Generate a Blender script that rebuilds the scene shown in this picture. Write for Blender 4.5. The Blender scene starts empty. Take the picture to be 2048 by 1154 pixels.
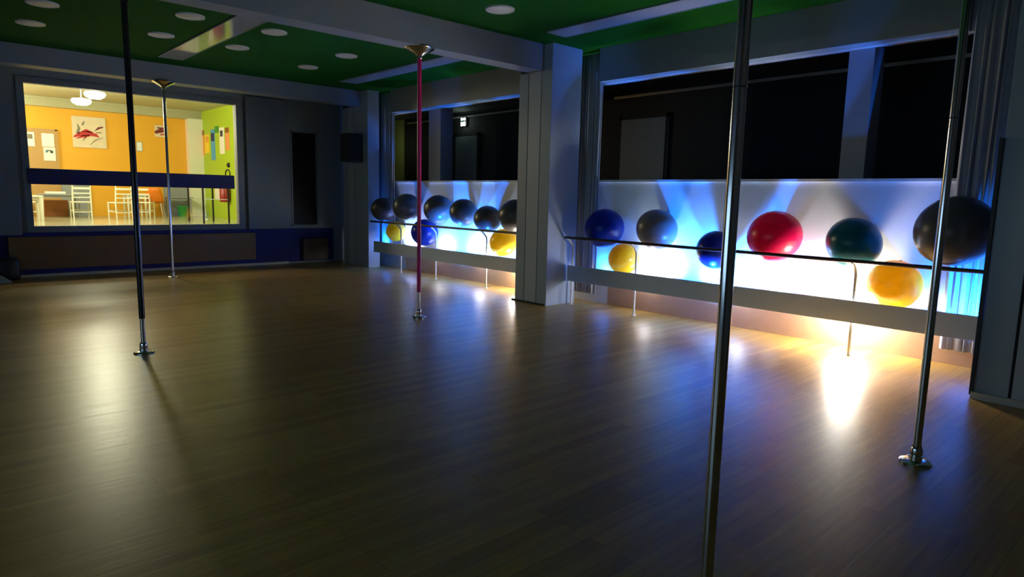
import bpy, bmesh, math, random
from mathutils import Vector, Matrix
random.seed(7)
C = bpy.context.scene.collection
PI = math.pi

# ---------------------------------------------------------------- materials
def mat(name, col, rough=0.6, metal=0.0, spec=0.5, emit=None, estr=0.0, trans=0.0, bump=0.0, bscale=20.0, var=0.0, coat=0.0):
    m = bpy.data.materials.new(name); m.use_nodes = True
    nt = m.node_tree; b = nt.nodes['Principled BSDF']
    b.inputs['Base Color'].default_value = (*col, 1)
    b.inputs['Roughness'].default_value = rough
    b.inputs['Metallic'].default_value = metal
    b.inputs['Specular IOR Level'].default_value = spec
    b.inputs['Coat Weight'].default_value = coat
    if emit:
        b.inputs['Emission Color'].default_value = (*emit, 1)
        b.inputs['Emission Strength'].default_value = estr
    tc = nt.nodes.new('ShaderNodeTexCoord')
    if var > 0 or bump > 0:
        n = nt.nodes.new('ShaderNodeTexNoise'); n.inputs['Scale'].default_value = bscale; n.inputs['Detail'].default_value = 4
        nt.links.new(tc.outputs['Object'], n.inputs['Vector'])
        if var > 0:
            mx = nt.nodes.new('ShaderNodeMix'); mx.data_type = 'RGBA'
            mx.inputs['A'].default_value = (*[c * (1 - var) for c in col], 1)
            mx.inputs['B'].default_value = (*[min(1, c * (1 + var)) for c in col], 1)
            nt.links.new(n.outputs['Fac'], mx.inputs['Factor'])
            nt.links.new(mx.outputs['Result'], b.inputs['Base Color'])
        if bump > 0:
            bp = nt.nodes.new('ShaderNodeBump'); bp.inputs['Strength'].default_value = bump; bp.inputs['Distance'].default_value = 0.01
            nt.links.new(n.outputs['Fac'], bp.inputs['Height']); nt.links.new(bp.outputs['Normal'], b.inputs['Normal'])
    if trans > 0:
        out = nt.nodes['Material Output']
        tr = nt.nodes.new('ShaderNodeBsdfTranslucent'); tr.inputs['Color'].default_value = (*col, 1)
        ms = nt.nodes.new('ShaderNodeMixShader'); ms.inputs[0].default_value = trans
        nt.links.new(b.outputs[0], ms.inputs[1]); nt.links.new(tr.outputs[0], ms.inputs[2]); nt.links.new(ms.outputs[0], out.inputs[0])
    return m

M = {}
M['wall'] = mat('white_paint', (0.60, 0.62, 0.66), 0.55, var=0.03, bscale=6, bump=0.05)
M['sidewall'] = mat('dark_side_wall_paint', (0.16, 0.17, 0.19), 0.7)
M['beam'] = mat('beam_paint', (0.28, 0.33, 0.38), 0.55, var=0.03, bscale=5)
M['panel'] = mat('grey_panel_paint', (0.22, 0.27, 0.31), 0.5)
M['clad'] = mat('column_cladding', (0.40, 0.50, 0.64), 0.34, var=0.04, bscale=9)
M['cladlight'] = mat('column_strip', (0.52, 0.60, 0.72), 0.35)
M['gap'] = mat('dark_gap', (0.02, 0.025, 0.03), 0.7)  # near-black tone for recessed joints, column baseboard and small dark parts
M['green'] = mat('green_ceiling_paint', (0.007, 0.095, 0.004), 0.85, spec=0.1, var=0.08, bscale=3)
M['blue'] = mat('blue_wainscot_paint', (0.008, 0.012, 0.20), 0.6)
M['navy'] = mat('navy_board', (0.016, 0.018, 0.13), 0.55)
M['heatdark'] = mat('brown_laminate', (0.22, 0.11, 0.03), 0.5, var=0.1, bscale=12)
M['heat'] = mat('beech_panel', (0.42, 0.25, 0.14), 0.5, var=0.1, bscale=12)
M['cream'] = mat('cream_trim', (0.72, 0.68, 0.55), 0.45)
M['cabdark'] = mat('dark_brown_laminate', (0.07, 0.035, 0.015), 0.5)
M['black'] = mat('black_plastic', (0.008, 0.008, 0.009), 0.45)
M['blackpole'] = mat('black_pole_coat', (0.012, 0.012, 0.015), 0.28)
M['pink'] = mat('pink_silicone', (0.75, 0.02, 0.21), 0.35)
M['chrome'] = mat('chrome', (0.85, 0.86, 0.88), 0.15, metal=1.0)
M['whitemetal'] = mat('white_enamel', (0.72, 0.74, 0.78), 0.35)
M['board'] = mat('grey_board', (0.55, 0.66, 0.90), 0.45)
M['rail'] = mat('dark_wood_rail', (0.045, 0.022, 0.022), 0.4)
M['curtain'] = mat('pale_curtain', (0.55, 0.58, 0.66), 0.85, trans=0.25)
M['disc'] = mat('opal_downlight', (0.75, 0.78, 0.76), 0.45)
M['gloss'] = mat('gloss_diffuser', (0.40, 0.43, 0.45), 0.07, spec=0.55)
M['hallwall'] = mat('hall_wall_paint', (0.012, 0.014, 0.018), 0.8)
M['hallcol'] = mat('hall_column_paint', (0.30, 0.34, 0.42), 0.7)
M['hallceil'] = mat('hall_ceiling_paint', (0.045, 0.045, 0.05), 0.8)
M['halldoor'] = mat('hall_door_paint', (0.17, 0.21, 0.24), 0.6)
M['olive'] = mat('olive_wall_paint', (0.33, 0.36, 0.15), 0.7)
M['brass'] = mat('aluminium_edge', (0.55, 0.55, 0.52), 0.35, metal=0.6)
M['bag'] = mat('grey_fabric', (0.42, 0.44, 0.45), 0.85)
M['unlitpane'] = mat('unlit_room_pane', (0.004, 0.004, 0.005), 0.4, spec=0.2)  # near-black pane colour stands in for the darkness of the unlit room behind
# cafeteria
def grad_orange():
    m = mat('orange_wall_paint', (0.86, 0.43, 0.025), 0.6)
    return m
M['orange'] = grad_orange()
M['lime'] = mat('lime_wall_paint', (0.42, 0.62, 0.03), 0.6)
M['cafceil'] = mat('cream_ceiling', (0.46, 0.44, 0.27), 0.7)
M['caffloor'] = mat('cream_tile', (0.45, 0.43, 0.29), 0.16, var=0.08, bscale=2)
M['cafwhite'] = mat('white_lacquer', (0.85, 0.84, 0.74), 0.35)
M['cafgrey'] = mat('grey_dado', (0.30, 0.33, 0.36), 0.6)
M['tan'] = mat('tan_door', (0.50, 0.30, 0.10), 0.55)
M['brown'] = mat('brown_cabinet', (0.28, 0.10, 0.025), 0.5)
M['paper'] = mat('paper', (0.88, 0.90, 0.86), 0.7)
M['ink'] = mat('ink', (0.03, 0.07, 0.07), 0.7)
M['teal'] = mat('teal_ink', (0.10, 0.30, 0.30), 0.7)
M['red'] = mat('red_brush', (0.55, 0.03, 0.03), 0.6)
M['darkred'] = mat('dark_red_brush', (0.20, 0.02, 0.02), 0.6)
M['canvas'] = mat('canvas', (0.78, 0.66, 0.50), 0.7, var=0.15, bscale=5)
M['greybrush'] = mat('grey_brush', (0.25, 0.22, 0.16), 0.7)
M['bluepost'] = mat('blue_banner', (0.08, 0.38, 0.75), 0.6)
M['yelpost'] = mat('yellow_banner', (0.95, 0.70, 0.03), 0.6)
M['orpost'] = mat('orange_banner', (0.85, 0.38, 0.05), 0.6)
M['salpost'] = mat('salmon_banner', (0.85, 0.32, 0.12), 0.6)
M['grpost'] = mat('green_square', (0.06, 0.32, 0.03), 0.6)
M['binm'] = mat('green_plastic', (0.02, 0.30, 0.05), 0.4)
M['orchair'] = mat('orange_plastic', (0.85, 0.22, 0.01), 0.4)
M['ext'] = mat('red_enamel', (0.30, 0.01, 0.012), 0.3)
M['lampglow'] = mat('lit_opal_glass', (0.9, 0.9, 0.8), 0.4, emit=(1.0, 0.97, 0.80), estr=26)
M['halllamp'] = mat('lit_spot_glass', (0.9, 0.9, 0.9), 0.4, emit=(0.75, 1.0, 0.92), estr=5)
M['lens'] = mat('lit_lens', (0.9, 0.9, 0.9), 0.4, emit=(0.8, 0.9, 1.0), estr=4)
# balls
def ballmat(n, col, t, r=0.28): return mat(n, col, r, trans=t)
M['b_grey'] = ballmat('grey_ball_vinyl', (0.085, 0.09, 0.105), 0.04, 0.33)
M['b_silver'] = ballmat('silver_ball_vinyl', (0.22, 0.19, 0.20), 0.12, 0.33)
M['b_blue'] = ballmat('blue_ball_vinyl', (0.004, 0.035, 0.42), 0.30)
M['b_navy'] = ballmat('navy_ball_vinyl', (0.008, 0.016, 0.11), 0.30)
M['b_red'] = ballmat('red_ball_vinyl', (0.60, 0.001, 0.075), 0.28)
M['b_teal'] = ballmat('teal_ball_vinyl', (0.002, 0.13, 0.17), 0.22)
M['b_yel'] = ballmat('yellow_ball_vinyl', (0.95, 0.66, 0.02), 0.25)
M['b_dark'] = mat('ball_plug', (0.05, 0.05, 0.05), 0.5)

def wood_floor():
    m = bpy.data.materials.new('oak_parquet'); m.use_nodes = True; nt = m.node_tree
    b = nt.nodes['Principled BSDF']; N = nt.nodes.new; L = nt.links.new
    tc = N('ShaderNodeTexCoord')
    br = N('ShaderNodeTexBrick'); L(tc.outputs['Object'], br.inputs['Vector'])
    br.offset = 0.37; br.offset_frequency = 2
    for k, v in dict(Scale=1.0).items(): br.inputs[k].default_value = v
    br.inputs['Brick Width'].default_value = 1.3; br.inputs['Row Height'].default_value = 0.085
    br.inputs['Mortar Size'].default_value = 0.0016; br.inputs['Mortar Smooth'].default_value = 0.4
    br.inputs['Bias'].default_value = 0.0
    br.inputs['Color1'].default_value = (0.34, 0.195, 0.042, 1); br.inputs['Color2'].default_value = (0.50, 0.31, 0.080, 1)
    br.inputs['Mortar'].default_value = (0.13, 0.08, 0.04, 1)
    mp = N('ShaderNodeMapping'); mp.inputs['Scale'].default_value = (1.2, 22, 1); L(tc.outputs['Object'], mp.inputs['Vector'])
    ns = N('ShaderNodeTexNoise'); ns.inputs['Scale'].default_value = 1.6; ns.inputs['Detail'].default_value = 6; L(mp.outputs[0], ns.inputs['Vector'])
    mx = N('ShaderNodeMix'); mx.data_type = 'RGBA'; mx.blend_type = 'MULTIPLY'; mx.inputs['Factor'].default_value = 0.55
    cr = N('ShaderNodeValToRGB'); cr.color_ramp.elements[0].position = 0.3; cr.color_ramp.elements[0].color = (0.6, 0.56, 0.5, 1)
    cr.color_ramp.elements[1].position = 0.7; cr.color_ramp.elements[1].color = (1.1, 1.08, 1.05, 1)
    L(ns.outputs['Fac'], cr.inputs[0]); L(br.outputs['Color'], mx.inputs['A']); L(cr.outputs[0], mx.inputs['B'])
    L(mx.outputs['Result'], b.inputs['Base Color'])
    mr = N('ShaderNodeMapRange'); mr.inputs['To Min'].default_value = 0.28; mr.inputs['To Max'].default_value = 0.36
    L(ns.outputs['Fac'], mr.inputs['Value']); L(mr.outputs[0], b.inputs['Roughness'])
    bp = N('ShaderNodeBump'); bp.inputs['Strength'].default_value = 0.12; bp.inputs['Distance'].default_value = 0.003
    ad = N('ShaderNodeMath'); ad.operation = 'SUBTRACT'; L(ns.outputs['Fac'], ad.inputs[0]); L(br.outputs['Fac'], ad.inputs[1])
    L(ad.outputs[0], bp.inputs['Height']); L(bp.outputs['Normal'], b.inputs['Normal'])
    b.inputs['Specular IOR Level'].default_value = 0.4
    return m
M['floor'] = wood_floor()

def glass():
    m = bpy.data.materials.new('clear_pane'); m.use_nodes = True; nt = m.node_tree
    nt.nodes.remove(nt.nodes['Principled BSDF'])
    out = nt.nodes['Material Output']; t = nt.nodes.new('ShaderNodeBsdfTransparent'); g = nt.nodes.new('ShaderNodeBsdfGlossy')
    t.inputs[0].default_value = (0.97, 0.98, 0.97, 1)
    g.inputs['Roughness'].default_value = 0.02; f = nt.nodes.new('ShaderNodeFresnel'); f.inputs[0].default_value = 1.25
    ms = nt.nodes.new('ShaderNodeMixShader')
    nt.links.new(f.outputs[0], ms.inputs[0]); nt.links.new(t.outputs[0], ms.inputs[1]); nt.links.new(g.outputs[0], ms.inputs[2]); nt.links.new(ms.outputs[0], out.inputs[0])
    return m
M['glass'] = glass()

# ---------------------------------------------------------------- mesh helpers
def box(bm, x0, x1, y0, y1, z0, z1, bev=0.0):
    vs = [bm.verts.new((x, y, z)) for x in (x0, x1) for y in (y0, y1) for z in (z0, z1)]
    fs = []
    for idx in ((0,1,3,2),(4,6,7,5),(0,4,5,1),(2,3,7,6),(0,2,6,4),(1,5,7,3)):
        fs.append(bm.faces.new([vs[i] for i in idx]))
    if bev > 0:
        es = list({e for f in fs for e in f.edges})
        bmesh.ops.bevel(bm, geom=es, offset=bev, segments=2, affect='EDGES', profile=0.5)
def tube(bm, pts, r, seg=16, caps=True):
    pts = [Vector(p) for p in pts]; rings = []
    rs = r if isinstance(r, (list, tuple)) else [r] * len(pts)
    ref = None
    for i, p in enumerate(pts):
        d = (pts[min(i+1, len(pts)-1)] - pts[max(i-1, 0)]).normalized()
        if ref is None or abs(ref.dot(d)) > 0.95: ref = Vector((1,0,0)) if abs(d.x) < 0.9 else Vector((0,1,0))
        u = (ref - d * ref.dot(d)).normalized(); v = d.cross(u)
        rings.append([bm.verts.new(p + (u*math.cos(2*PI*k/seg) + v*math.sin(2*PI*k/seg)) * rs[i]) for k in range(seg)])
    for a, b in zip(rings, rings[1:]):
        for k in range(seg): bm.faces.new((a[k], a[(k+1)%seg], b[(k+1)%seg], b[k]))
    if caps:
        bm.faces.new(rings[0][::-1]); bm.faces.new(rings[-1])
def lathe(bm, prof, cx=0, cy=0, cz=0, seg=32):
    rings = []
    for r, z in prof:
        if r < 1e-5: rings.append([bm.verts.new((cx, cy, cz+z))])
        else: rings.append([bm.verts.new((cx+r*math.cos(2*PI*k/seg), cy+r*math.sin(2*PI*k/seg), cz+z)) for k in range(seg)])
    for a, b in zip(rings, rings[1:]):
        for k in range(seg):
            k2 = (k+1) % seg
            if len(a) == 1 and len(b) == 1: continue
            if len(a) == 1: bm.faces.new((a[0], b[k2], b[k]))
            elif len(b) == 1: bm.faces.new((a[k], a[k2], b[0]))
            else: bm.faces.new((a[k], a[k2], b[k2], b[k]))
def obj(name, bm, m, parent=None, smooth=False, loc=None):
    bmesh.ops.recalc_face_normals(bm, faces=bm.faces)
    me = bpy.data.meshes.new(name); bm.to_mesh(me); bm.free()
    me.materials.append(M[m] if isinstance(m, str) else m)
    o = bpy.data.objects.new(name, me); C.objects.link(o)
    if smooth:
        for p in me.polygons: p.use_smooth = True
        try: me.set_sharp_from_angle(angle=math.radians(40))
        except Exception: pass
    if loc: o.location = loc
    if parent: o.parent = parent
    return o
def boxo(name, m, dims, parent=None, bev=0.0):
    bm = bmesh.new(); box(bm, *dims, bev=bev); return obj(name, bm, m, parent)
def struct(o): o['kind'] = 'structure'; return o
def tag(o, label, cat, group=None):
    o['label'] = label; o['category'] = cat
    if group: o['group'] = group
    return o
def thing(name, loc, label, cat, group=None, rz=0):
    o = bpy.data.objects.new(name, None); C.objects.link(o); o.location = loc; o.rotation_euler = (0, 0, rz)
    return tag(o, label, cat, group)
def sbox(name, m, *boxes, bev=0.0):
    bm = bmesh.new()
    for b in boxes: box(bm, *b, bev=bev)
    return struct(obj(name, bm, m))
def copy_tree(o, parent=None):
    c = o.copy(); C.objects.link(c)
    if parent: c.parent = parent
    for ch in list(o.children): copy_tree(ch, c)
    return c

# ---------------------------------------------------------------- room shell
XW, YF, ZC = 7.30, 13.42, 3.53
XL, YB = -3.0, -2.8
sbox('floor', 'floor', (XL, 7.45, YB, 13.5, -0.1, 0.0))
sbox('ceiling', 'green', (XL, 7.35, YB, 13.5, ZC, ZC+0.1))
sbox('wall_left', 'sidewall', (XL-0.1, XL, YB, 13.5, 0, ZC))
sbox('wall_back', 'sidewall', (XL, 7.3, YB-0.1, YB, 0, ZC))
# right wall: parapet under the openings, solid beyond
sbox('wall_right', 'wall', (XW, 7.42, 0.3, YF, 0, 1.735), (XW, 7.42, YB, 0.3, 0, ZC), (XW, 7.42, 0.3, YF, 3.09, ZC+0.1), 
     (7.25, 7.42, 12.0, YF, 1.735, 3.09), (XW, 7.42, 6.42, 6.98, 1.7, 3.1))
sbox('trim_1', 'wall', (7.265, 7.44, 0.3, 6.5, 1.735, 1.765), (7.265, 7.44, 6.9, 12.3, 1.735, 1.765))   # window sill boards
sbox('trim_13', 'beam', (7.10, XW, 1.86, 6.13, 3.09, ZC+0.05), (7.10, XW, 7.03, 11.50, 3.09, ZC+0.05))   # fascia over the openings
# beams
def beam(name, y0, y1, x1, z0):
    sbox(name, 'beam', (XL, x1, y0, y1, z0, ZC+0.02))
beam('trim_2', 6.52, 6.80, 7.1, 3.19)
beam('trim_3', 12.13, 12.47, 7.1, 3.25)
beam('trim_4', 1.00, 1.26, 7.1, 3.19)
# columns (clad, with recessed joints)
def column(xf, ys, name, xe):
    """ys: face strips as (y0, y1, material, top)"""
    t = bpy.data.objects.new(name, None); C.objects.link(t); t.location = (xf, ys[0][0], 0); struct(t)
    y0, y1 = ys[0][0], ys[-1][1]
    g = boxo('core', 'gap', (0.012, xe-0.01-xf, 0.012, y1-y0-0.012, 0, ZC), t)
    for a, b, m, top in ys:
        boxo('cladding_strip', m, (0, xe-xf if a == y0 else 0.10, a-y0, b-y0, 0.0, top), t, bev=0.003)
    return t
column(6.42, [(6.36, 6.555, 'clad', ZC), (6.567, 6.805, 'cladlight', 3.19), (6.817, 7.0, 'clad', 3.19)], 'wall_column', 7.0).name = 'wall_column_centre'
column(6.80, [(11.86, 12.42, 'clad', ZC), (12.44, 12.68, 'cladlight', 3.25), (12.70, 12.90, 'clad', 3.25)], 'c', 7.06).name = 'wall_column_far'
column(6.12, [(0.62, 1.02, 'cladlight', ZC), (1.04, 1.26, 'clad', 3.19)], 'c', 7.28).name = 'wall_column_near'
sbox('baseboard_column', 'gap', (6.40, 6.419, 6.37, 7.05, 0.0, 0.022), (6.40, 6.95, 7.0, 7.02, 0, 0.022))
sbox('baseboard_near', 'wall', (6.085, 6.12, 0.66, 1.275, 0.0, 0.055))
tag(boxo('black_strip', 'black', (6.09, 6.14, 1.262, 1.287, 0.03, 2.02)), 'thin black vertical strip on the edge of the nearest pillar, beside the big grey ball', 'cable duct')  # plain black strip along the pillar edge
# wooden heater boxing at foot of right wall
sbox('baseboard_right', 'heat', (7.255, 7.30, 1.45, 5.95, 0.0, 0.47), (7.255, 7.30, 7.35, 11.2, 0.0, 0.47))
# pillars in plane of the openings
sbox('trim_5', 'hallcol', (7.38, 7.66, 2.70, 2.95, 0.7, 3.12))
sbox('trim_6', 'hallcol', (7.38, 7.66, 10.2, 10.58, 0.7, 3.12))

# far wall with window 1 (lit) and window 2 (dark)
W = (1.44, 4.78, 0.84, 3.15)
D2 = (5.88, 6.48, 0.78, 2.76)
sbox('wall_far', 'beam', (XL, W[0], YF, YF+0.12, 0, ZC), (W[1], D2[0], YF, YF+0.12, 0, ZC), (D2[1], 7.4, YF, YF+0.12, 0, ZC),
     (W[0], W[1], YF, YF+0.12, 0, W[2]), (W[0], W[1], YF, YF+0.12, W[3], ZC), (D2[0], D2[1], YF, YF+0.12, 0, D2[2]), (D2[0], D2[1], YF, YF+0.12, D2[3], ZC))
w = bpy.data.objects.new('window_1', None); C.objects.link(w); w.location = (W[0], YF, W[2]); struct(w)
bm = bmesh.new(); ww, wh = W[1]-W[0], W[3]-W[2]
box(bm, -0.10, ww+0.12, -0.05, 0.0, -0.10, 0.0, 0.004); box(bm, -0.10, 0.0, -0.04, 0.0, 0, wh); box(bm, ww, ww+0.12, -0.04, 0.0, 0, wh); box(bm, -0.10, ww+0.12, -0.04, 0.0, wh, wh+0.1)
obj('window_frame', bm, 'panel', w)
boxo('window_pane', 'glass', (0, ww, 0.05, 0.056, 0, wh), w)
tag(boxo('padded_bar', 'navy', (1.40, 4.70, YF-0.075, YF-0.038, 1.53, 1.79), bev=0.012), 'long navy blue board running across the middle of the lit cafeteria window', 'board')
w2 = bpy.data.objects.new('window_2', None); C.objects.link(w2); w2.location = (D2[0], YF, D2[2]); struct(w2)
bm = bmesh.new(); a, h = D2[1]-D2[0], D2[3]-D2[2]
box(bm, -0.0, 0.03, -0.02, 0.08, 0, h); box(bm, a-0.03, a, -0.02, 0.08, 0, h); box(bm, 0, a, -0.02, 0.08, h-0.03, h); box(bm, 0, a, -0.02, 0.08, 0, 0.03)
obj('window_frame', bm, 'panel', w2)
boxo('window_pane', 'unlitpane', (0.03, a-0.03, 0.05, 0.06, 0.03, h-0.03), w2)
# wall panels and wainscot of the far wall
tag(boxo('wall_panel', 'panel', (4.95, 5.76, YF-0.09, YF, 0.74, 3.34), bev=0.006), 'tall plain grey panel on far wall between lit cafeteria window and dark window', 'wall panel')
tag(boxo('wall_panel', 'panel', (-0.2, 1.27, YF-0.09, YF, 0.70, 3.34), bev=0.006), 'grey wall panel at left edge, left of the lit cafeteria window', 'wall panel')
sbox('trim_7', 'blue', (-2.9, 6.79, YF-0.03, YF, 0.03, 0.735))
sbox('baseboard_far', 'cream', (1.2, 5.75, YF-0.085, YF-0.03, 0.0, 0.045))
tag(boxo('heater_cover', 'heatdark', (1.07, 5.06, YF-0.12, YF-0.03, 0.13, 0.665), bev=0.004), 'long low brown wooden heater cover under the lit cafeteria window', 'heater cover')
tag(boxo('floor_cabinet', 'cabdark', (6.05, 6.62, YF-0.16, YF-0.03, 0.06, 0.52), bev=0.004), 'small dark brown box on the blue wainscot below the dark window', 'cabinet')

# ---------------------------------------------------------------- ceiling fittings
def downlight():
    t = thing('ceiling_light', (0, 0, ZC), '', 'ceiling light', 'unlit round downlights in the green ceiling')
    bm = bmesh.new(); lathe(bm, [(0, -0.016), (0.13, -0.016), (0.142, -0.012), (0.142, 0.0)]); obj('diffuser', bm, 'disc', t, True)
    bm = bmesh.new(); lathe(bm, [(0.142, 0.0), (0.142, -0.020), (0.158, -0.016), (0.162, 0.0)]); obj('trim_ring', bm, 'whitemetal', t, True)
    return t
dl = [(1.25,10.48,'unlit round ceiling light furthest left, left of the black pole, nearer the far wall'),
      (1.23,9.27,'unlit round ceiling light cut by top edge of picture at far left'),
      (2.58,8.59,'unlit round ceiling light just left of the colourful reflection, nearer the beam'),
      (2.60,9.91,'unlit round ceiling light left of the colourful reflection, nearer the far wall'),
      (3.59,8.60,'unlit round ceiling light just right of the colourful reflection, nearer the beam'),
      (3.59,9.90,'unlit round ceiling light right of the colourful reflection, nearer the far wall'),
      (4.94,9.22,'unlit round ceiling light left of pink pole, the nearer of that pair'),
      (4.94,10.52,'unlit round ceiling light left of pink pole, the smallest and farthest of all'),
      (4.91,5.70,'unlit round ceiling light on the near side of the beam, right of the pink pole')]
p = downlight()
for i, (x, y, lab) in enumerate(dl):
    o = p if i == 0 else copy_tree(p)
    o.location = (x, y, ZC); o['label'] = lab
def strip(x0, x1, y0, y1, lab):
    t = thing('light_panel', (x0, y0, ZC), lab, 'ceiling light panel', 'glossy strip panels in the green ceiling')
    boxo('diffuser', 'gloss', (0.015, x1-x0-0.015, 0.015, y1-y0-0.015, -0.012, 0.01), t)
    bm = bmesh.new(); L_, Y_ = x1-x0, y1-y0
    box(bm, 0, 0.015, 0, Y_, -0.016, 0.01); box(bm, L_-0.015, L_, 0, Y_, -0.016, 0.01); box(bm, 0, L_, 0, 0.015, -0.016, 0.01); box(bm, 0, L_, Y_-0.015, Y_, -0.016, 0.01)
    obj('edge_frame', bm, 'panel', t)
strip(2.95, 3.31, 6.82, 11.5, 'glossy ceiling strip mirroring the bright cafeteria colours, beyond the beam')
strip(5.93, 6.29, 6.95, 11.35, 'unlit grey ceiling strip right behind the pink pole top')
strip(5.93, 6.29, 1.7, 6.02, 'unlit grey ceiling strip on the near side of the beam, above the right bay')

# ---------------------------------------------------------------- dance poles
def floor_mount(t, r=0.085):
    bm = bmesh.new()
    lathe(bm, [(0, 0.0), (r, 0.0), (r, 0.010), (r*0.9, 0.016), (r*0.42, 0.020), (r*0.40, 0.045), (0, 0.045)])
    m = obj('floor_mount', bm, 'chrome', t, True)
    for k in range(4):
        a = PI/4 + k*PI/2
        bm = bmesh.new(); lathe(bm, [(0.013, 0.012), (0.013, 0.018), (0.008, 0.021), (0, 0.021)], r*0.72*math.cos(a), r*0.72*math.sin(a), 0, 12)
        obj('mounting_screw', bm, 'chrome', m, True)
    bm = bmesh.new(); lathe(bm, [(0.030, 0.045), (0.033, 0.055), (0.033, 0.085), (0.026, 0.10)]); obj('collar', bm, 'chrome', t, True)
def ceiling_mount(t, zt, m='chrome'):
    bm = bmesh.new()
    lathe(bm, [(0.024, zt-0.12), (0.032, zt-0.115), (0.034, zt-0.09), (0.06, zt-0.07), (0.17, zt-0.012), (0.175, zt), (0, zt)])
    obj('ceiling_mount', bm, m, t, True)
def pole(x, y, zt, lab, r, up='chrome', split=0.0, rsplit=None, joint=1.72, cm='chrome'):
    t = thing('dance_pole', (x, y, 0), lab, 'dance pole', 'dance poles')
    floor_mount(t)
    if split:
        bm = bmesh.new(); tube(bm, [(0,0,0.04), (0,0,split)], r*0.78, 24); obj('lower_tube', bm, 'chrome', t, True)
        bm = bmesh.new(); tube(bm, [(0,0,split), (0,0,zt-0.05)], r, 24); obj('sleeve', bm, up, t, True)
    else:
        bm = bmesh.new(); tube(bm, [(0,0,0.04), (0,0,joint)], r, 24); obj('lower_tube', bm, 'chrome', t, True)
        bm = bmesh.new(); tube(bm, [(0,0,joint+0.004), (0,0,zt-0.05)], r*1.0, 24); obj('upper_tube', bm, 'chrome', t, True)
        bm = bmesh.new(); tube(bm, [(0,0,joint-0.02), (0,0,joint+0.02)], r*0.93, 24); obj('joint', bm, 'gap', t, True)
    ceiling_mount(t, zt, cm)
    return t
pole(1.46, 6.62, 3.19, 'black dance pole left of centre, in front of the lit cafeteria window', 0.0255, 'blackpole', 0.325, cm='black')
pole(3.20, 12.2, 3.25, 'slender chrome dance pole farthest away, standing close to the cafeteria window', 0.0235, joint=2.35)
pole(4.51, 6.66, 3.19, 'bright pink dance pole in the middle of the room', 0.0245, 'pink', 0.315, cm='chrome')
pole(1.98, 1.12, 3.19, 'large chrome dance pole closest to the camera, its foot below the picture', 0.0225, joint=1.86)
pole(4.26, 1.12, 3.19, 'chrome dance pole at right with round floor plate, in front of big grey ball', 0.0225, joint=1.98)

# ---------------------------------------------------------------- barres
XB, ZB = 6.74, 0.952
def barre(y0, y1, posts, lab):
    t = thing('ballet_barre', (XB, y0, 0), lab, 'ballet barre', 'ballet barres along the right wall')
    n = 10
    bm = bmesh.new(); tube(bm, [(0, (y1-y0)*k/n, ZB) for k in range(n+1)], 0.019, 16); obj('handrail', bm, 'rail', t, True)
    boxo('front_board', 'board', (0.06, 0.085, 0, y1-y0, 0.335, 0.555), t, bev=0.003)
    for y in posts:
        bm = bmesh.new(); yy = y-y0
        tube(bm, [(0.115, yy, 0), (0.115, yy, 0.80), (0.110, yy, 0.835), (0.06, yy, 0.895), (0.012, yy, 0.932), (0, yy, 0.94)], 0.014, 12)
        q = obj('post', bm, 'whitemetal', t, True)
        bm = bmesh.new(); lathe(bm, [(0.032, 0.0), (0.032, 0.006), (0.018, 0.010), (0, 0.010)], 0.115, yy, 0, 20); obj('foot_plate', bm, 'whitemetal', q, True)
    return t
barre(1.32, 6.33, [6.28, 5.17, 3.83, 2.49], 'dark wooden barre with pale board and posts in right bay, beside the near pillar')
barre(7.03, 11.66, [7.12, 8.18, 9.59, 10.73], 'dark wooden barre with pale board and posts in left bay, beyond the central pillar')
# unseen led lamps behind the boards, plus added fill lamps, light wall and floor
def lamp(x, y, z, col, w, r=0.035, name='led_and_fill_lamp'):
    l = bpy.data.lights.new(name, 'POINT'); l.energy = w; l.color = col; l.shadow_soft_size = r
    o = bpy.data.objects.new(name, l); C.objects.link(o); o.location = (x, y, z); return o
WH, CW = (1.0, 0.94, 0.82), (0.38, 0.64, 1.0)
BL = (0.012, 0.20, 1.0)
NB = (0.015, 0.2, 1.0)
def uplight(x, y, z, col, w, tilt=0.0, r=0.03):
    l = bpy.data.lights.new('led_and_fill_uplight', 'SPOT'); l.energy = w; l.color = col; l.shadow_soft_size = r; nb = col == NB; l.spot_size = math.radians(150 if x < 7.05 else 140 if nb else 145); l.spot_blend = 0.6
    o = bpy.data.objects.new('led_and_fill_uplight', l); C.objects.link(o); o.location = (x, y, z); o.rotation_euler = (0, PI+(1.05 if nb else 0.85 if x < 7.05 else 0.9), 0); return o
lamp(7.15, 2.62, 0.40, WH, 130, 0.11)
lamp(7.15, 7.72, 0.40, WH, 36, 0.08)
for y_, w_ in ((3.9, 9), (5.25, 6), (8.75, 9), (10.0, 4)): lamp(7.20, y_, 0.47, (0.86, 0.90, 1.0), w_, 0.10)  # weak fill lamps added to brighten the floor under the boards
for x, y, col, wt in [(7.2, 5.03, CW, 120), (6.93, 4.15, BL, 420), (7.2, 3.5, CW, 80), (6.93, 1.5, BL, 170), (7.2, 6.02, NB, 60), (7.17, 5.35, WH, 18),
                   (7.2, 8.6, CW, 120), (6.93, 9.3, BL, 260), (7.2, 9.85, CW, 50), (6.93, 8.2, BL, 90), (7.1, 11.75, BL, 45), (7.15, 10.95, WH, 45),  # warm WH fills, here and in the row above, added to colour yellow balls
                   (7.2, 4.25, NB, 1300), (7.2, 9.0, NB, 1000), (7.2, 11.0, NB, 300), (7.2, 1.75, NB, 80)]:
    uplight(x, y, 0.44, col, wt)

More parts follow.
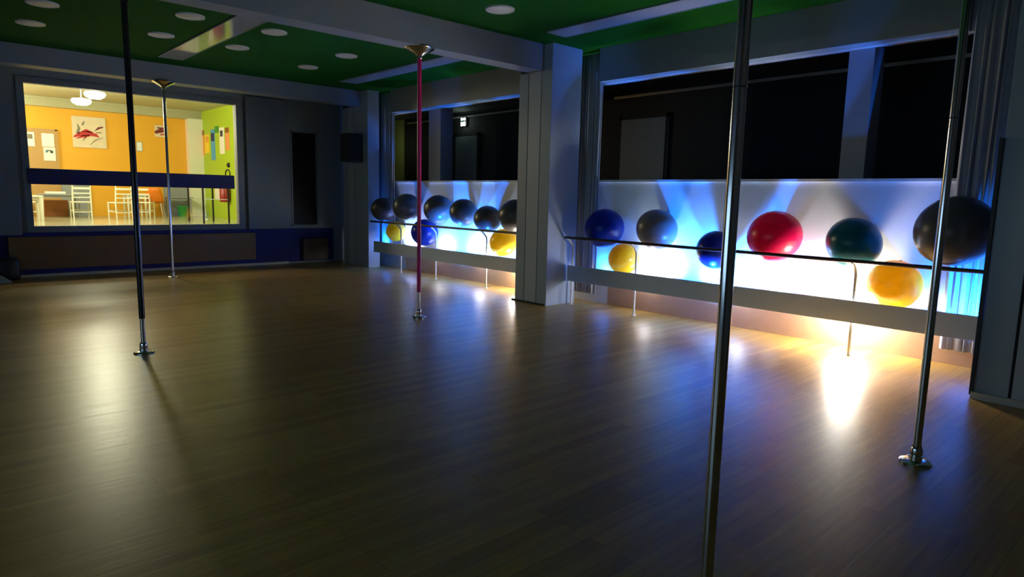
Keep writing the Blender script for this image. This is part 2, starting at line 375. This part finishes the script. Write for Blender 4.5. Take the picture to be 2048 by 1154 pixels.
# ---------------------------------------------------------------- balls
def ball(x, y, z, r, m, lab, sq=0.96, group=None, rot=0.6):
    t = thing('exercise_ball', (x, y, z), lab, 'exercise ball', group)
    bm = bmesh.new(); seg, rg = 48, 32
    prof = []
    for k in range(rg+1):
        a = -PI/2 + PI*k/rg
        rr = r*math.cos(a)
        if abs(a) < 1.2: rr *= 1 + 0.0035*math.sin(a*26)      # moulded grip rings
        prof.append((max(rr, 0), r*sq*math.sin(a)))
    prof[0] = (0, -r*sq); prof[-1] = (0, r*sq)
    lathe(bm, prof, seg=seg)
    b = obj('vinyl_shell', bm, m, t, True)
    bm = bmesh.new(); lathe(bm, [(0.012, 0), (0.012, 0.006), (0, 0.006)], 0, 0, r*sq-0.003, 12); obj('air_plug', bm, 'b_dark', t, True)
    t.rotation_euler = (0.5*math.sin(y*3), 0.35*math.cos(y*5), 0)
    return t
def rest_top(r):           # touches wall and handrail
    cx = XW - r - 0.002; dx = cx - XB; h = (r+0.019)**2 - dx*dx
    return cx, ZB + math.sqrt(max(h, 0.002))
GB = 'exercise balls resting on the right barre'; GL = 'exercise balls resting on the left barre'
top = [(5.864, .275, 'b_blue', 'royal blue ball on the right barre next to the central pillar', GB),
       (5.004, .265, 'b_silver', 'light silver-grey ball on the right barre between blue and red balls', GB),
       (3.426, .290, 'b_red', 'bright crimson red ball on the right barre', GB),
       (2.604, .265, 'b_teal', 'dark teal ball on the right barre', GB),
       (1.69, .322, 'b_grey', 'largest dark grey ball, at right end of the right barre behind the chrome pole', GB),
       (11.45, .245, 'b_grey', 'dark grey ball first from the curtain in the left bay', GL),
       (10.80, .270, 'b_grey', 'dark grey ball second from the curtain, partly behind the pink pole', GL),
       (9.776, .265, 'b_grey', 'dark grey ball on left barre just right of the pink pole', GL),
       (9.045, .250, 'b_grey', 'dark grey ball on left barre, third from the central pillar', GL),
       (7.70, .270, 'b_grey', 'dark grey ball on left barre cut off by the central pillar', GL)]
zm = {5.864: 1.129, 5.004: 1.157, 3.426: 1.163, 2.604: 1.143, 1.69: 1.278, 11.45: 1.221, 10.80: 1.288, 9.776: 1.277, 9.045: 1.236, 7.70: 1.23}
for y, r, m, lab, g in top:
    cx, cz = rest_top(r)
    if y in (1.69, 11.45):
        cx -= 0.15; cz = ZB + math.sqrt((r+0.021)**2 - (cx-XB)**2)
    ball(cx, y, (cz + zm[y]) / 2 if False else max(cz, zm[y]-0.03), r, m, lab, 0.95, g)
ball(7.065, 8.42, 1.12, .232, 'b_grey', 'smallest dark grey ball of the left barre, sagging low below the rail', 0.97, GL)
ball(7.065, 4.166, 0.925, .230, 'b_navy', 'dark navy ball hanging behind the right rail, partly behind the nearest pole', 0.98)
GY = 'exercise balls wedged behind the boards'
low = [(5.56, .210, 'b_yel', 'yellow ball wedged behind right board below the blue ball', 0.700),
       (2.197, .245, 'b_yel', 'big yellow ball wedged behind right board below the teal ball', 0.735),
       (11.298, .200, 'b_yel', 'yellow ball behind the left board nearest the curtain', 0.76),
       (10.22, .255, 'b_blue', 'blue ball behind the left board beside the pink pole', 0.80),
       (8.016, .230, 'b_yel', 'yellow ball behind the left board next to the central pillar', 0.755)]
for y, r, m, lab, z in low:
    cx = XW - r - 0.002
    dx = cx - 6.81; zz = 0.555 + math.sqrt(max(0.001, r*r*0.95*0.95 - dx*dx))
    ball(cx, y, max(z, zz-0.03), r, m, lab, 0.97, GY)

# ---------------------------------------------------------------- curtains
def curtain(x, y0, y1, z0, z1, lab, n, amp=0.035, flare=0.0):
    bm = bmesh.new(); K = n*10; J = 10; rows = []
    for j in range(J+1):
        z = z0 + (z1-z0)*j/J; row = []
        for k in range(K+1):
            s = k/K; ph = s*n*2*PI
            yy = y0 + (y1-y0)*s + 0.012*math.sin(ph*0.5+j*0.3) - flare*(1-j/J)*(1-s)
            a = amp*(0.8+0.2*math.sin(j*0.6+s*5))*(1.05-0.25*j/J)
            row.append(bm.verts.new((x + a*math.sin(ph+0.15*math.sin(j)) + 0.3*a*math.sin(2.3*ph), yy, z)))
        rows.append(row)
    for a, b in zip(rows, rows[1:]):
        for k in range(K): bm.faces.new((a[k], a[k+1], b[k+1], b[k]))
    o = obj('curtain', bm, 'curtain', None, True)
    md = o.modifiers.new('thickness', 'SOLIDIFY'); md.thickness = 0.003
    return tag(o, lab, 'curtain', 'pleated curtains beside the openings')
curtain(7.20, 6.14, 6.62, 0.13, 3.50, 'narrow pale pleated curtain between the central pillar and the right bay opening', 8, 0.028)
curtain(7.20, 1.29, 1.80, 0.15, 3.50, 'pale pleated curtain at far right edge, above the big grey ball', 8, 0.03)
curtain(7.20, 11.52, 12.0, 0.27, 3.50, 'pale pleated curtain at the far end of the left bay', 6, 0.03)

# ---------------------------------------------------------------- speaker
t = thing('loudspeaker', (6.62, 12.2, 2.12), 'black loudspeaker mounted high on the far pillar in the corner', 'loudspeaker')
bm = bmesh.new(); box(bm, -0.16, 0.16, -0.17, 0.17, 0, 0.56, 0.02); obj('cabinet', bm, 'black', t)
bm = bmesh.new(); box(bm, -0.168, -0.155, -0.14, 0.14, 0.03, 0.53, 0.006); obj('grille', bm, 'black', t)
bm = bmesh.new(); box(bm, 0.15, 0.20, -0.05, 0.05, 0.2, 0.36); obj('bracket', bm, 'black', t)

# things on floor in the left far corner
bm = bmesh.new(); box(bm, 0.86, 1.18, 12.98, 13.28, 0.0, 0.36, 0.06)
tag(obj('sports_bag', bm, 'black', None, True), 'black bag on the floor at far left, below the grey wall panel', 'bag')
bm = bmesh.new(); pts = [(0.5, 0), (1.04, 0), (0.92, 0.10), (0.76, 0.19), (0.5, 0.22)]
lo = [bm.verts.new((x, 12.72, z)) for x, z in pts]; hi = [bm.verts.new((x, 12.97, z)) for x, z in pts]
bm.faces.new(lo); bm.faces.new(hi[::-1])
for k in range(5): bm.faces.new((lo[k], lo[(k+1)%5], hi[(k+1)%5], hi[k]))
tag(obj('foam_wedge', bm, 'bag'), 'pale grey wedge cut by left edge of picture, on the floor by black bag', 'wedge')

# ---------------------------------------------------------------- dark hall behind the openings
FZ = 0.735
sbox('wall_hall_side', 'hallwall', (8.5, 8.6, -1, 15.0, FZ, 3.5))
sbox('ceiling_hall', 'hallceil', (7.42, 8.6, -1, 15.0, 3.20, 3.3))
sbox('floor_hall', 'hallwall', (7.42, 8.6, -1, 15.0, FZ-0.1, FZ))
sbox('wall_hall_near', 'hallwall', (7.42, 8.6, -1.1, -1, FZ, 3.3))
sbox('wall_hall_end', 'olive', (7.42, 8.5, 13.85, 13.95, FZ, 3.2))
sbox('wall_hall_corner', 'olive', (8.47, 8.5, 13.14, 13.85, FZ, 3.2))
sbox('trim_8', 'brass', (8.47, 8.5, 1.0, 6.98, 3.085, 3.125), (8.47, 8.5, 7.3, 13.0, 3.085, 3.115))
def hall_door(name, y0, y1, z1):
    d = bpy.data.objects.new(name, None); C.objects.link(d); d.location = (8.5, y0, FZ); struct(d)
    h = z1-FZ
    boxo('door_leaf', 'halldoor', (-0.04, -0.01, 0, y1-y0, 0, h), d, bev=0.004)
    bm = bmesh.new(); box(bm, -0.03, 0, -0.06, 0, 0, h+0.06); box(bm, -0.03, 0, y1-y0, y1-y0+0.06, 0, h+0.06); box(bm, -0.03, 0, -0.06, y1-y0+0.06, h, h+0.06)
    obj('door_frame', bm, 'hallwall', d)
    bm = bmesh.new(); tube(bm, [(-0.04, 0.08, 1.0), (-0.09, 0.08, 1.0), (-0.09, 0.2, 1.0)], 0.01, 8); obj('door_handle', bm, 'brass', d, True)
hall_door('door_1', 5.96, 6.80, 2.745); hall_door('door_2', 10.46, 11.16, 2.70)
t = thing('emergency_light', (8.46, 10.9, 3.0), 'small lit twin lamp glowing high in the dark hall of the left bay', 'wall light')
boxo('housing', 'gap', (0.0, 0.035, -0.10, 0.10, -0.09, 0.10), t, bev=0.004)
for dy in (-0.045, 0.045):
    for z0, z1 in ((-0.09, -0.01), (0.025, 0.075)):
        bm = bmesh.new(); box(bm, -0.02, 0.0, dy-0.024, dy+0.024, z0, z1, 0.008); obj('lens', bm, 'halllamp', t)
lamp(8.36, 10.9, 2.98, (0.75, 1.0, 0.85), 1.2, 0.05, 'emergency_glow')
lamp(7.95, 13.0, 2.6, (0.85, 0.95, 0.5), 1.2, 0.08, 'hall_end_fill')  # fill light added to brighten the olive end wall

# ---------------------------------------------------------------- cafeteria behind window 1
YC, XC, ZK = 20.66, 6.32, 3.72
sbox('floor_cafeteria', 'caffloor', (-2, 6.4, YF+0.12, YC+0.1, FZ-0.1, FZ))
sbox('ceiling_cafeteria', 'cafceil', (-2, 6.4, YF+0.12, YC+0.1, ZK, ZK+0.1))
sbox('wall_cafeteria_back', 'orange', (-2, 6.4, YC, YC+0.1, FZ, ZK))
sbox('wall_cafeteria_right', 'lime', (XC, XC+0.1, YF+0.12, YC, FZ, ZK))
sbox('wall_cafeteria_left', 'orange', (-2.1, -2, YF+0.12, YC, FZ, ZK))
sbox('trim_9', 'cafceil', (-2, XC, YC-0.22, YC, 3.49, ZK))
sbox('trim_10', 'cafceil', (-2, XC, YC-0.25, YC-0.21, 3.66, ZK))
sbox('trim_11', 'cafwhite', (5.94, XC, YC-0.3, YC, FZ, 3.5))
sbox('trim_12', 'cafgrey', (2.40, 3.5, YC-0.04, YC, FZ, 1.6), (5.28, 5.94, YC-0.04, YC, FZ, 1.6))
d = bpy.data.objects.new('door_3', None); C.objects.link(d); d.location = (1.9, YC, FZ); struct(d)
boxo('door_leaf', 'tan', (0, 0.90, -0.05, -0.01, 0, 2.17), d)
bm = bmesh.new(); box(bm, 0.90, 0.95, -0.06, 0, 0, 2.2); box(bm, -0.05, 0, -0.06, 0, 0, 2.2); box(bm, -0.05, 0.95, -0.06, 0, 2.17, 2.21); obj('door_frame', bm, 'tan', d)
def flat(name, m, x0, x1, z0, z1, lab, cat, y=YC, parts=(), d_=0.012):
    t = thing(name, (x0, y, z0), lab, cat)
    boxo('sheet', m, (0, x1-x0, -d_, 0, 0, z1-z0), t)
    for pn, pm, a, b, c, e in parts: boxo(pn, pm, (a, b, -d_-0.004, -d_+0.002, c, e), t)
    return t
flat('notice', 'paper', 2.20, 2.36, 2.49, 2.84, 'white notice with grey picture at the left side of the tan cafeteria door', 'notice', YC-0.05, [('picture', 'greybrush', 0.02, 0.12, 0.18, 0.30)])
flat('notice', 'paper', 2.51, 2.77, 2.50, 2.83, 'plain white sheet at the right of the tan cafeteria door, upper of two', 'notice', YC-0.05)
flat('notice', 'paper', 2.53, 2.78, 2.15, 2.485, 'white sheet with dark drawing at the right of the tan cafeteria door, lower of two', 'notice', YC-0.05,
     [('drawing', 'ink', 0.06, 0.17, 0.24, 0.265), ('drawing', 'teal', 0.04, 0.09, 0.20, 0.25), ('drawing', 'ink', 0.14, 0.20, 0.19, 0.25)])
flat('notice', 'bluepost', 4.66, 4.80, 2.52, 2.77, 'small pale notice in thin frame on orange wall between the two poles', 'notice', YC, [('page', 'paper', 0.008, 0.13, 0.01, 0.24)])
# painting: loose red and grey brush strokes on pale canvas
def stroke(bm, pts, ws, y):
    L_, R_ = [], []
    for i, (x, z) in enumerate(pts):
        a = pts[min(i+1, len(pts)-1)]; b = pts[max(i-1, 0)]; dx, dz = a[0]-b[0], a[1]-b[1]; n = math.hypot(dx, dz) or 1
        L_.append((x-dz/n*ws[i], z+dx/n*ws[i])); R_.append((x+dz/n*ws[i], z-dx/n*ws[i]))
    for yy in (y, y-0.004): pass
    f = [bm.verts.new((x, y-0.004, z)) for x, z in L_]; g = [bm.verts.new((x, y-0.004, z)) for x, z in R_]
    for i in range(len(pts)-1): bm.faces.new((f[i], f[i+1], g[i+1], g[i]))
def painting(x0, z0, w_, h_, lab, strokes):
    t = thing('painting', (x0, YC-0.006, z0), lab, 'painting')
    boxo('canvas', 'canvas', (0, w_, -0.03, 0, 0, h_), t, bev=0.004)
    for nm, m, sts in strokes:
        for pts, ws in sts:
            bm = bmesh.new(); stroke(bm, [(x*w_, z*h_) for x, z in pts], [q*w_ for q in ws], -0.031)
            o = obj(nm, bm, m, t)
            md = o.modifiers.new('thickness', 'SOLIDIFY'); md.thickness = 0.003
painting(3.18, 2.53, 0.76, 0.80, 'large square painting of loose red and grey strokes on orange cafeteria wall',
    [('red_stroke', 'red', [([(.03,.33),(.2,.42),(.45,.47),(.7,.42),(.78,.36)], [.02,.07,.08,.05,.01]), ([(.25,.5),(.4,.56),(.6,.5)], [.01,.05,.02]), ([(.1,.28),(.3,.36),(.5,.4)], [.01,.04,.03])]),
     ('dark_stroke', 'darkred', [([(.66,.56),(.78,.66),(.92,.70)], [.005,.035,.02]), ([(.7,.5),(.86,.52)], [.01,.012]), ([(.4,.36),(.28,.22)], [.02,.005])]),
     ('grey_stroke', 'greybrush', [([(.15,.45),(.2,.62),(.16,.75)], [.05,.04,.01]), ([(.3,.72),(.36,.84)], [.03,.02]), ([(.5,.1),(.65,.25),(.9,.36)], [.008,.015,.008])])])
painting(5.13, 2.94, 0.34, 0.32, 'small red abstract painting high on orange wall behind the slender chrome pole',
    [('red_stroke', 'darkred', [([(.0,.35),(.3,.5),(.7,.55)], [.1,.16,.1]), ([(.2,.8),(.5,.72),(.8,.85)], [.05,.1,.03])]), ('light_stroke', 'red', [([(.4,.2),(.9,.3)], [.06,.04])])])
# banners on the lime wall
def banner(y0, y1, z0, z1, m, lab, parts=()):
    t = thing('banner', (XC, y0, z0), lab, 'banner', 'coloured banners on the lime wall')
    boxo('strip', m, (-0.012, 0, 0, y1-y0, 0, z1-z0), t)
    for pn, pm, a, b, c, e in parts: boxo(pn, pm, (-0.018, -0.010, a, b, c, e), t)
banner(20.24, 20.40, 2.47, 3.19, 'orpost', 'orange banner leftmost on the lime wall, beside the white pillar', [('icon', 'brown', 0.0, 0.16, 0.58, 0.72)])
banner(19.83, 20.19, 2.54, 3.06, 'yelpost', 'yellow banner second from the white pillar on lime wall', [('icon', 'orpost', 0.02, 0.26, 0.30, 0.46)])
banner(19.35, 19.66, 2.33, 3.17, 'bluepost', 'long blue banner, lowest hanging on the lime wall', [('icon', 'navy', 0.03, 0.28, 0.52, 0.74)])
banner(19.02, 19.32, 3.06, 3.24, 'grpost', 'small dark green square between blue and white banners', [])
banner(18.61, 18.96, 2.48, 3.18, 'paper', 'white banner with dark pictogram on the lime wall', [('icon', 'ink', 0.08, 0.27, 0.46, 0.62)])
banner(18.22, 18.50, 2.56, 3.15, 'salpost', 'salmon orange banner rightmost on the lime wall', [('icon', 'brown', 0.0, 0.28, 0.46, 0.59)])
# pendants
def pendant(x, y, z, lab):
    t = thing('pendant_lamp', (x, y, z), lab, 'pendant lamp', 'lit ceiling lamps in the cafeteria')
    bm = bmesh.new(); lathe(bm, [(0, -0.06), (0.10, -0.05), (0.17, -0.01), (0.19, 0.04), (0.17, 0.07), (0.06, 0.09), (0, 0.09)]); obj('lamp_shade', bm, 'lampglow', t, True)
    bm = bmesh.new(); tube(bm, [(0, 0, 0.09), (0, 0, ZK-z-0.03)], 0.008, 8); obj('stem', bm, 'whitemetal', t, True)
    bm = bmesh.new(); lathe(bm, [(0, ZK-z-0.04), (0.06, ZK-z-0.03), (0.06, ZK-z)]); obj('canopy', bm, 'whitemetal', t, True)
    lamp(x, y, z-0.20, (1.0, 0.95, 0.66), 105, 0.12, 'cafeteria_lamp_and_fill')
pendant(2.84, 17.1, 3.31, 'glowing white lamp in cafeteria, left and farther of the two')
pendant(2.84, 15.67, 3.31, 'glowing white lamp in cafeteria, right and nearer of the two')
lamp(5.95, 14.5, 3.30, (1.0, 0.95, 0.66), 60, 0.15, 'cafeteria_lamp_and_fill')  # unseen fill added behind the right jamb to light the lime wall
lamp(0.4, 16.5, 3.40, (1.0, 0.95, 0.66), 75, 0.15, 'cafeteria_lamp_and_fill')

# furniture
def chair(x, y, rz, lab, m='cafwhite', h=0.80, s=1.0):
    t = thing('chair', (x, y, FZ), lab, 'chair', 'chairs in the cafeteria', rz)
    w2, d2 = 0.19, 0.18
    for sx in (-1, 1):
        bm = bmesh.new(); tube(bm, [(sx*w2, -d2, 0), (sx*w2, -d2, 0.40)], [0.014, 0.019], 8); obj('leg', bm, m, t, True)
        bm = bmesh.new(); tube(bm, [(sx*w2, d2+0.03, 0), (sx*w2, d2, 0.40), (sx*(w2-0.005), d2+0.02, 0.62), (sx*(w2-0.005), d2+0.05, h)], [0.015, 0.02, 0.019, 0.015], 8); obj('leg', bm, m, t, True)
    bm = bmesh.new(); box(bm, -w2-0.02, w2+0.02, -d2-0.03, d2+0.01, 0.385, 0.415, 0.01); obj('seat', bm, m, t)
    for z, hh in ((0.50, 0.03), (0.60, 0.03), (0.71, 0.05)):
        bm = bmesh.new(); box(bm, -w2, w2, d2+0.005+(z-0.4)*0.09, d2+0.028+(z-0.4)*0.09, z, z+hh, 0.004); obj('back_slat', bm, m, t)
    bm = bmesh.new(); tube(bm, [(-w2, d2+0.02, 0.16), (w2, d2+0.02, 0.16)], 0.011, 8); tube(bm, [(-w2, -d2, 0.2), (w2, -d2, 0.2)], 0.011, 8)
    for sx in (-1, 1): tube(bm, [(sx*w2, -d2, 0.18), (sx*w2, d2+0.02, 0.18)], 0.011, 8)
    obj('stretcher', bm, m, t, True)
    return t
chair(3.04, 19.25, PI, 'white ladder-back chair seen from behind in front of the brown cabinet', h=0.80)
chair(3.78, 18.7, PI+0.25, 'white ladder-back chair left of the black pole, standing by the orange wall', h=0.86)
chair(4.45, 19.3, PI-0.5, 'white wooden chair just right of the black pole in the cafeteria', h=0.62)
chair(1.93, 18.6, PI/2, 'white wooden chair at left edge of the cafeteria window', h=0.72)
for o in bpy.data.objects:
    pass
def table(x0, x1, y0, y1, h, m, lab, r=0.028, mt=None, name='table'):
    t = thing(name, (x0, y0, FZ), lab, 'table'); a, b = x1-x0, y1-y0
    bm = bmesh.new(); box(bm, 0, a, 0, b, h-0.03, h, 0.005); obj('tabletop', bm, mt or m, t)
    bm = bmesh.new(); box(bm, 0.05, a-0.05, 0.05, b-0.05, h-0.09, h-0.03); obj('apron', bm, m, t)
    for sx in (0.05, a-0.05):
        for sy in (0.05, b-0.05):
            bm = bmesh.new(); tube(bm, [(sx, sy, 0), (sx, sy, h-0.03)], [r*0.75, r], 10); obj('leg', bm, m, t, True)
    return t
table(1.55, 2.10, 17.6, 18.2, 0.56, 'cafwhite', 'white table with thick legs at lower left of the cafeteria window', 0.05)
table(2.25, 3.10, 19.5, 20.1, 0.58, 'cafgrey', 'low grey table in cafeteria behind the first white ladder-back chair', 0.02)
table(4.15, 4.66, 19.75, 20.3, 0.60, 'cafwhite', 'white table between black pole and slender chrome pole in the cafeteria', 0.03)
table(5.20, 5.85, 19.9, 20.4, 0.55, 'cafgrey', 'grey table in cafeteria above the green bin', 0.022)
tag(boxo('folded_cloth', 'paper', (2.40, 2.80, 19.6, 19.95, FZ+0.583, FZ+0.64), bev=0.01), 'white folded cloth lying on the low grey cafeteria table', 'cloth')
tag(boxo('low_cabinet', 'brown', (2.43, 2.93, 20.3, 20.6, FZ, FZ+0.42), bev=0.005), 'low brown cabinet against grey dado, under the grey cafeteria table', 'cabinet')
bm = bmesh.new(); lathe(bm, [(0, 0), (0.10, 0), (0.13, 0.27), (0.14, 0.28), (0.14, 0.30), (0, 0.30)], 5.62, 20.18, FZ, 24)
tag(obj('waste_bin', bm, 'binm', None, True), 'green plastic bin on cafeteria floor, right of the slender chrome pole', 'bin')
# orange shell chair
def shell_chair(x, y, rz, lab):
    t = thing('shell_chair', (x, y, FZ), lab, 'chair', None, rz)
    bm = bmesh.new(); rows = []
    for i in range(9):
        s = i/8; row = []
        for k in range(9):
            u = (k-4)/4
            if s < 0.45: yy, zz = -0.18+0.36*s/0.45, 0.38 - 0.02*math.sin(PI*s/0.45)
            else: q = (s-0.45)/0.55; yy, zz = 0.18+0.10*q, 0.38+0.40*q
            wd = 0.21*(1-0.35*max(0, s-0.7)/0.3*abs(u))
            row.append(bm.verts.new((u*wd, yy-0.05*u*u*(1 if s > .45 else 0), zz+0.03*u*u)))
        rows.append(row)
    for a, b in zip(rows, rows[1:]):
        for k in range(8): bm.faces.new((a[k], a[k+1], b[k+1], b[k]))
    o = obj('shell', bm, 'orchair', t, True); md = o.modifiers.new('thickness', 'SOLIDIFY'); md.thickness = 0.012
    for sx in (-1, 1):
        for sy in (-1, 1):
            bm = bmesh.new(); tube(bm, [(sx*0.14, sy*0.13, 0.37), (sx*0.19, sy*0.19, 0)], 0.011, 8); obj('leg', bm, 'whitemetal', t, True)
shell_chair(4.93, 20.1, PI-0.4, 'orange plastic chair in cafeteria left of the slender chrome pole')
# dark metal high tables by the lime wall
def high_table(x0, x1, y0, y1, lab):
    t = thing('high_table', (x0, y0, FZ), lab, 'high table'); a, b, h = x1-x0, y1-y0, 0.98
    bm = bmesh.new(); box(bm, 0, a, 0, b, h-0.03, h, 0.005); obj('tabletop', bm, 'black', t)
    for sx in (0.015, a-0.015):
        for sy in (0.015, b-0.015):
            bm = bmesh.new(); tube(bm, [(sx, sy, 0), (sx, sy, h-0.03)], 0.022, 8); obj('leg', bm, 'black', t, True)
    bm = bmesh.new()
    for sy in (0.015, b-0.015): tube(bm, [(0.015, sy, 0.55), (a-0.015, sy, 0.55)], 0.008, 8)
    obj('crossbar', bm, 'whitemetal', t, True)
high_table(4.87, 5.46, 15.9, 17.02, 'dark metal high table by the lime wall, in front of the fire extinguisher')
# extinguisher + signs
t = thing('fire_extinguisher', (6.19, 18.35, FZ+0.45), 'dark red fire extinguisher hanging on the lime cafeteria wall', 'fire extinguisher')
bm = bmesh.new(); lathe(bm, [(0, 0), (0.11, 0), (0.13, 0.02), (0.13, 0.36), (0.08, 0.44), (0.03, 0.47), (0, 0.47)]); obj('cylinder', bm, 'ext', t, True)
bm = bmesh.new(); box(bm, -0.02, 0.02, -0.06, 0.04, 0.44, 0.50, 0.005); obj('valve_handle', bm, 'black', t)
bm = bmesh.new(); tube(bm, [(0, 0.03, 0.46), (-0.02, 0.13, 0.40), (-0.02, 0.14, 0.15)], 0.012, 8); obj('hose', bm, 'black', t, True)
boxo('wall_hook', 'black', (0.08, 0.13, -0.02, 0.02, 0.3, 0.4), t)
t = thing('notice', (XC, 19.11, 1.23), 'white poster on lime wall just left of the fire extinguisher', 'notice'); boxo('sheet', 'paper', (-0.012, 0, 0, 0.4, 0, 0.33), t)
t = thing('wall_bell', (XC, 18.32, 2.17), 'small black round bell on the lime wall below the salmon banner', 'bell')
bm = bmesh.new(); lathe(bm, [(0, 0.06), (0.05, 0.05), (0.07, 0.0)], seg=20); bmesh.ops.rotate(bm, verts=bm.verts, cent=(0,0,0), matrix=Matrix.Rotation(-PI/2, 3, 'Y')); obj('gong', bm, 'black', t, True)
t = thing('wall_ring', (XC, 18.40, 1.93), 'thin black ring on lime wall just above the navy board', 'ring')
bm = bmesh.new(); tube(bm, [(-0.02, 0.17*math.cos(a*PI/12), 0.12*math.sin(a*PI/12)) for a in range(25)], 0.014, 8, False); obj('hoop', bm, 'black', t, True)
lamp(0.7, 19.2, 3.1, (1.0, 0.95, 0.66), 150, 0.15, 'cafeteria_lamp_and_fill')  # unseen fill added to brighten the left part of the orange wall
lamp(6.0, 17.0, 3.3, (1.0, 0.95, 0.7), 10, 0.15, 'cafeteria_lamp_and_fill')

# ---------------------------------------------------------------- dim ambient of the room (fill light added at the unseen left wall)
def area(name, loc, rot, sx, sy, col, w):
    l = bpy.data.lights.new(name, 'AREA'); l.shape = 'RECTANGLE'; l.size = sx; l.size_y = sy; l.energy = w; l.color = col
    o = bpy.data.objects.new(name, l); C.objects.link(o); o.location = loc; o.rotation_euler = rot
area('side_fill_light', (XL+0.05, 3.5, 1.1), (0, -PI/2, 0), 1.0, 6.0, (0.45, 0.72, 1.0), 30)  # added fill with no window behind it, lifts faces turned to the left

w = bpy.data.worlds.new('night'); bpy.context.scene.world = w; w.use_nodes = True
w.node_tree.nodes['Background'].inputs[0].default_value = (0.01, 0.015, 0.03, 1); w.node_tree.nodes['Background'].inputs[1].default_value = 0.2

# ---------------------------------------------------------------- camera
cam = bpy.data.cameras.new('camera'); co = bpy.data.objects.new('camera', cam); C.objects.link(co)
f = 1310.856; yaw, pitch, roll = 0.737676, 0.139082, -0.022498
cam.sensor_width = 36; cam.lens = f / 2048 * 36; cam.clip_start = 0.05; cam.clip_end = 100
fw = Vector((math.sin(yaw)*math.cos(pitch), math.cos(yaw)*math.cos(pitch), -math.sin(pitch)))
r = Vector((math.cos(yaw), -math.sin(yaw), 0)); dn = fw.cross(r)
r2 = r*math.cos(roll) + dn*math.sin(roll); d2 = -r*math.sin(roll) + dn*math.cos(roll)
mw = Matrix((( r2.x, -d2.x, -fw.x, 0), (r2.y, -d2.y, -fw.y, 0), (r2.z, -d2.z, -fw.z, 1.5), (0, 0, 0, 1)))
co.matrix_world = mw
sc = bpy.context.scene; sc.camera = co
vs = sc.view_settings; sc.display_settings.display_device = 'sRGB'; vs.view_transform = 'Standard'; vs.look = 'None'; vs.gamma = 1; vs.use_curve_mapping = False
vs.exposure = 0.0
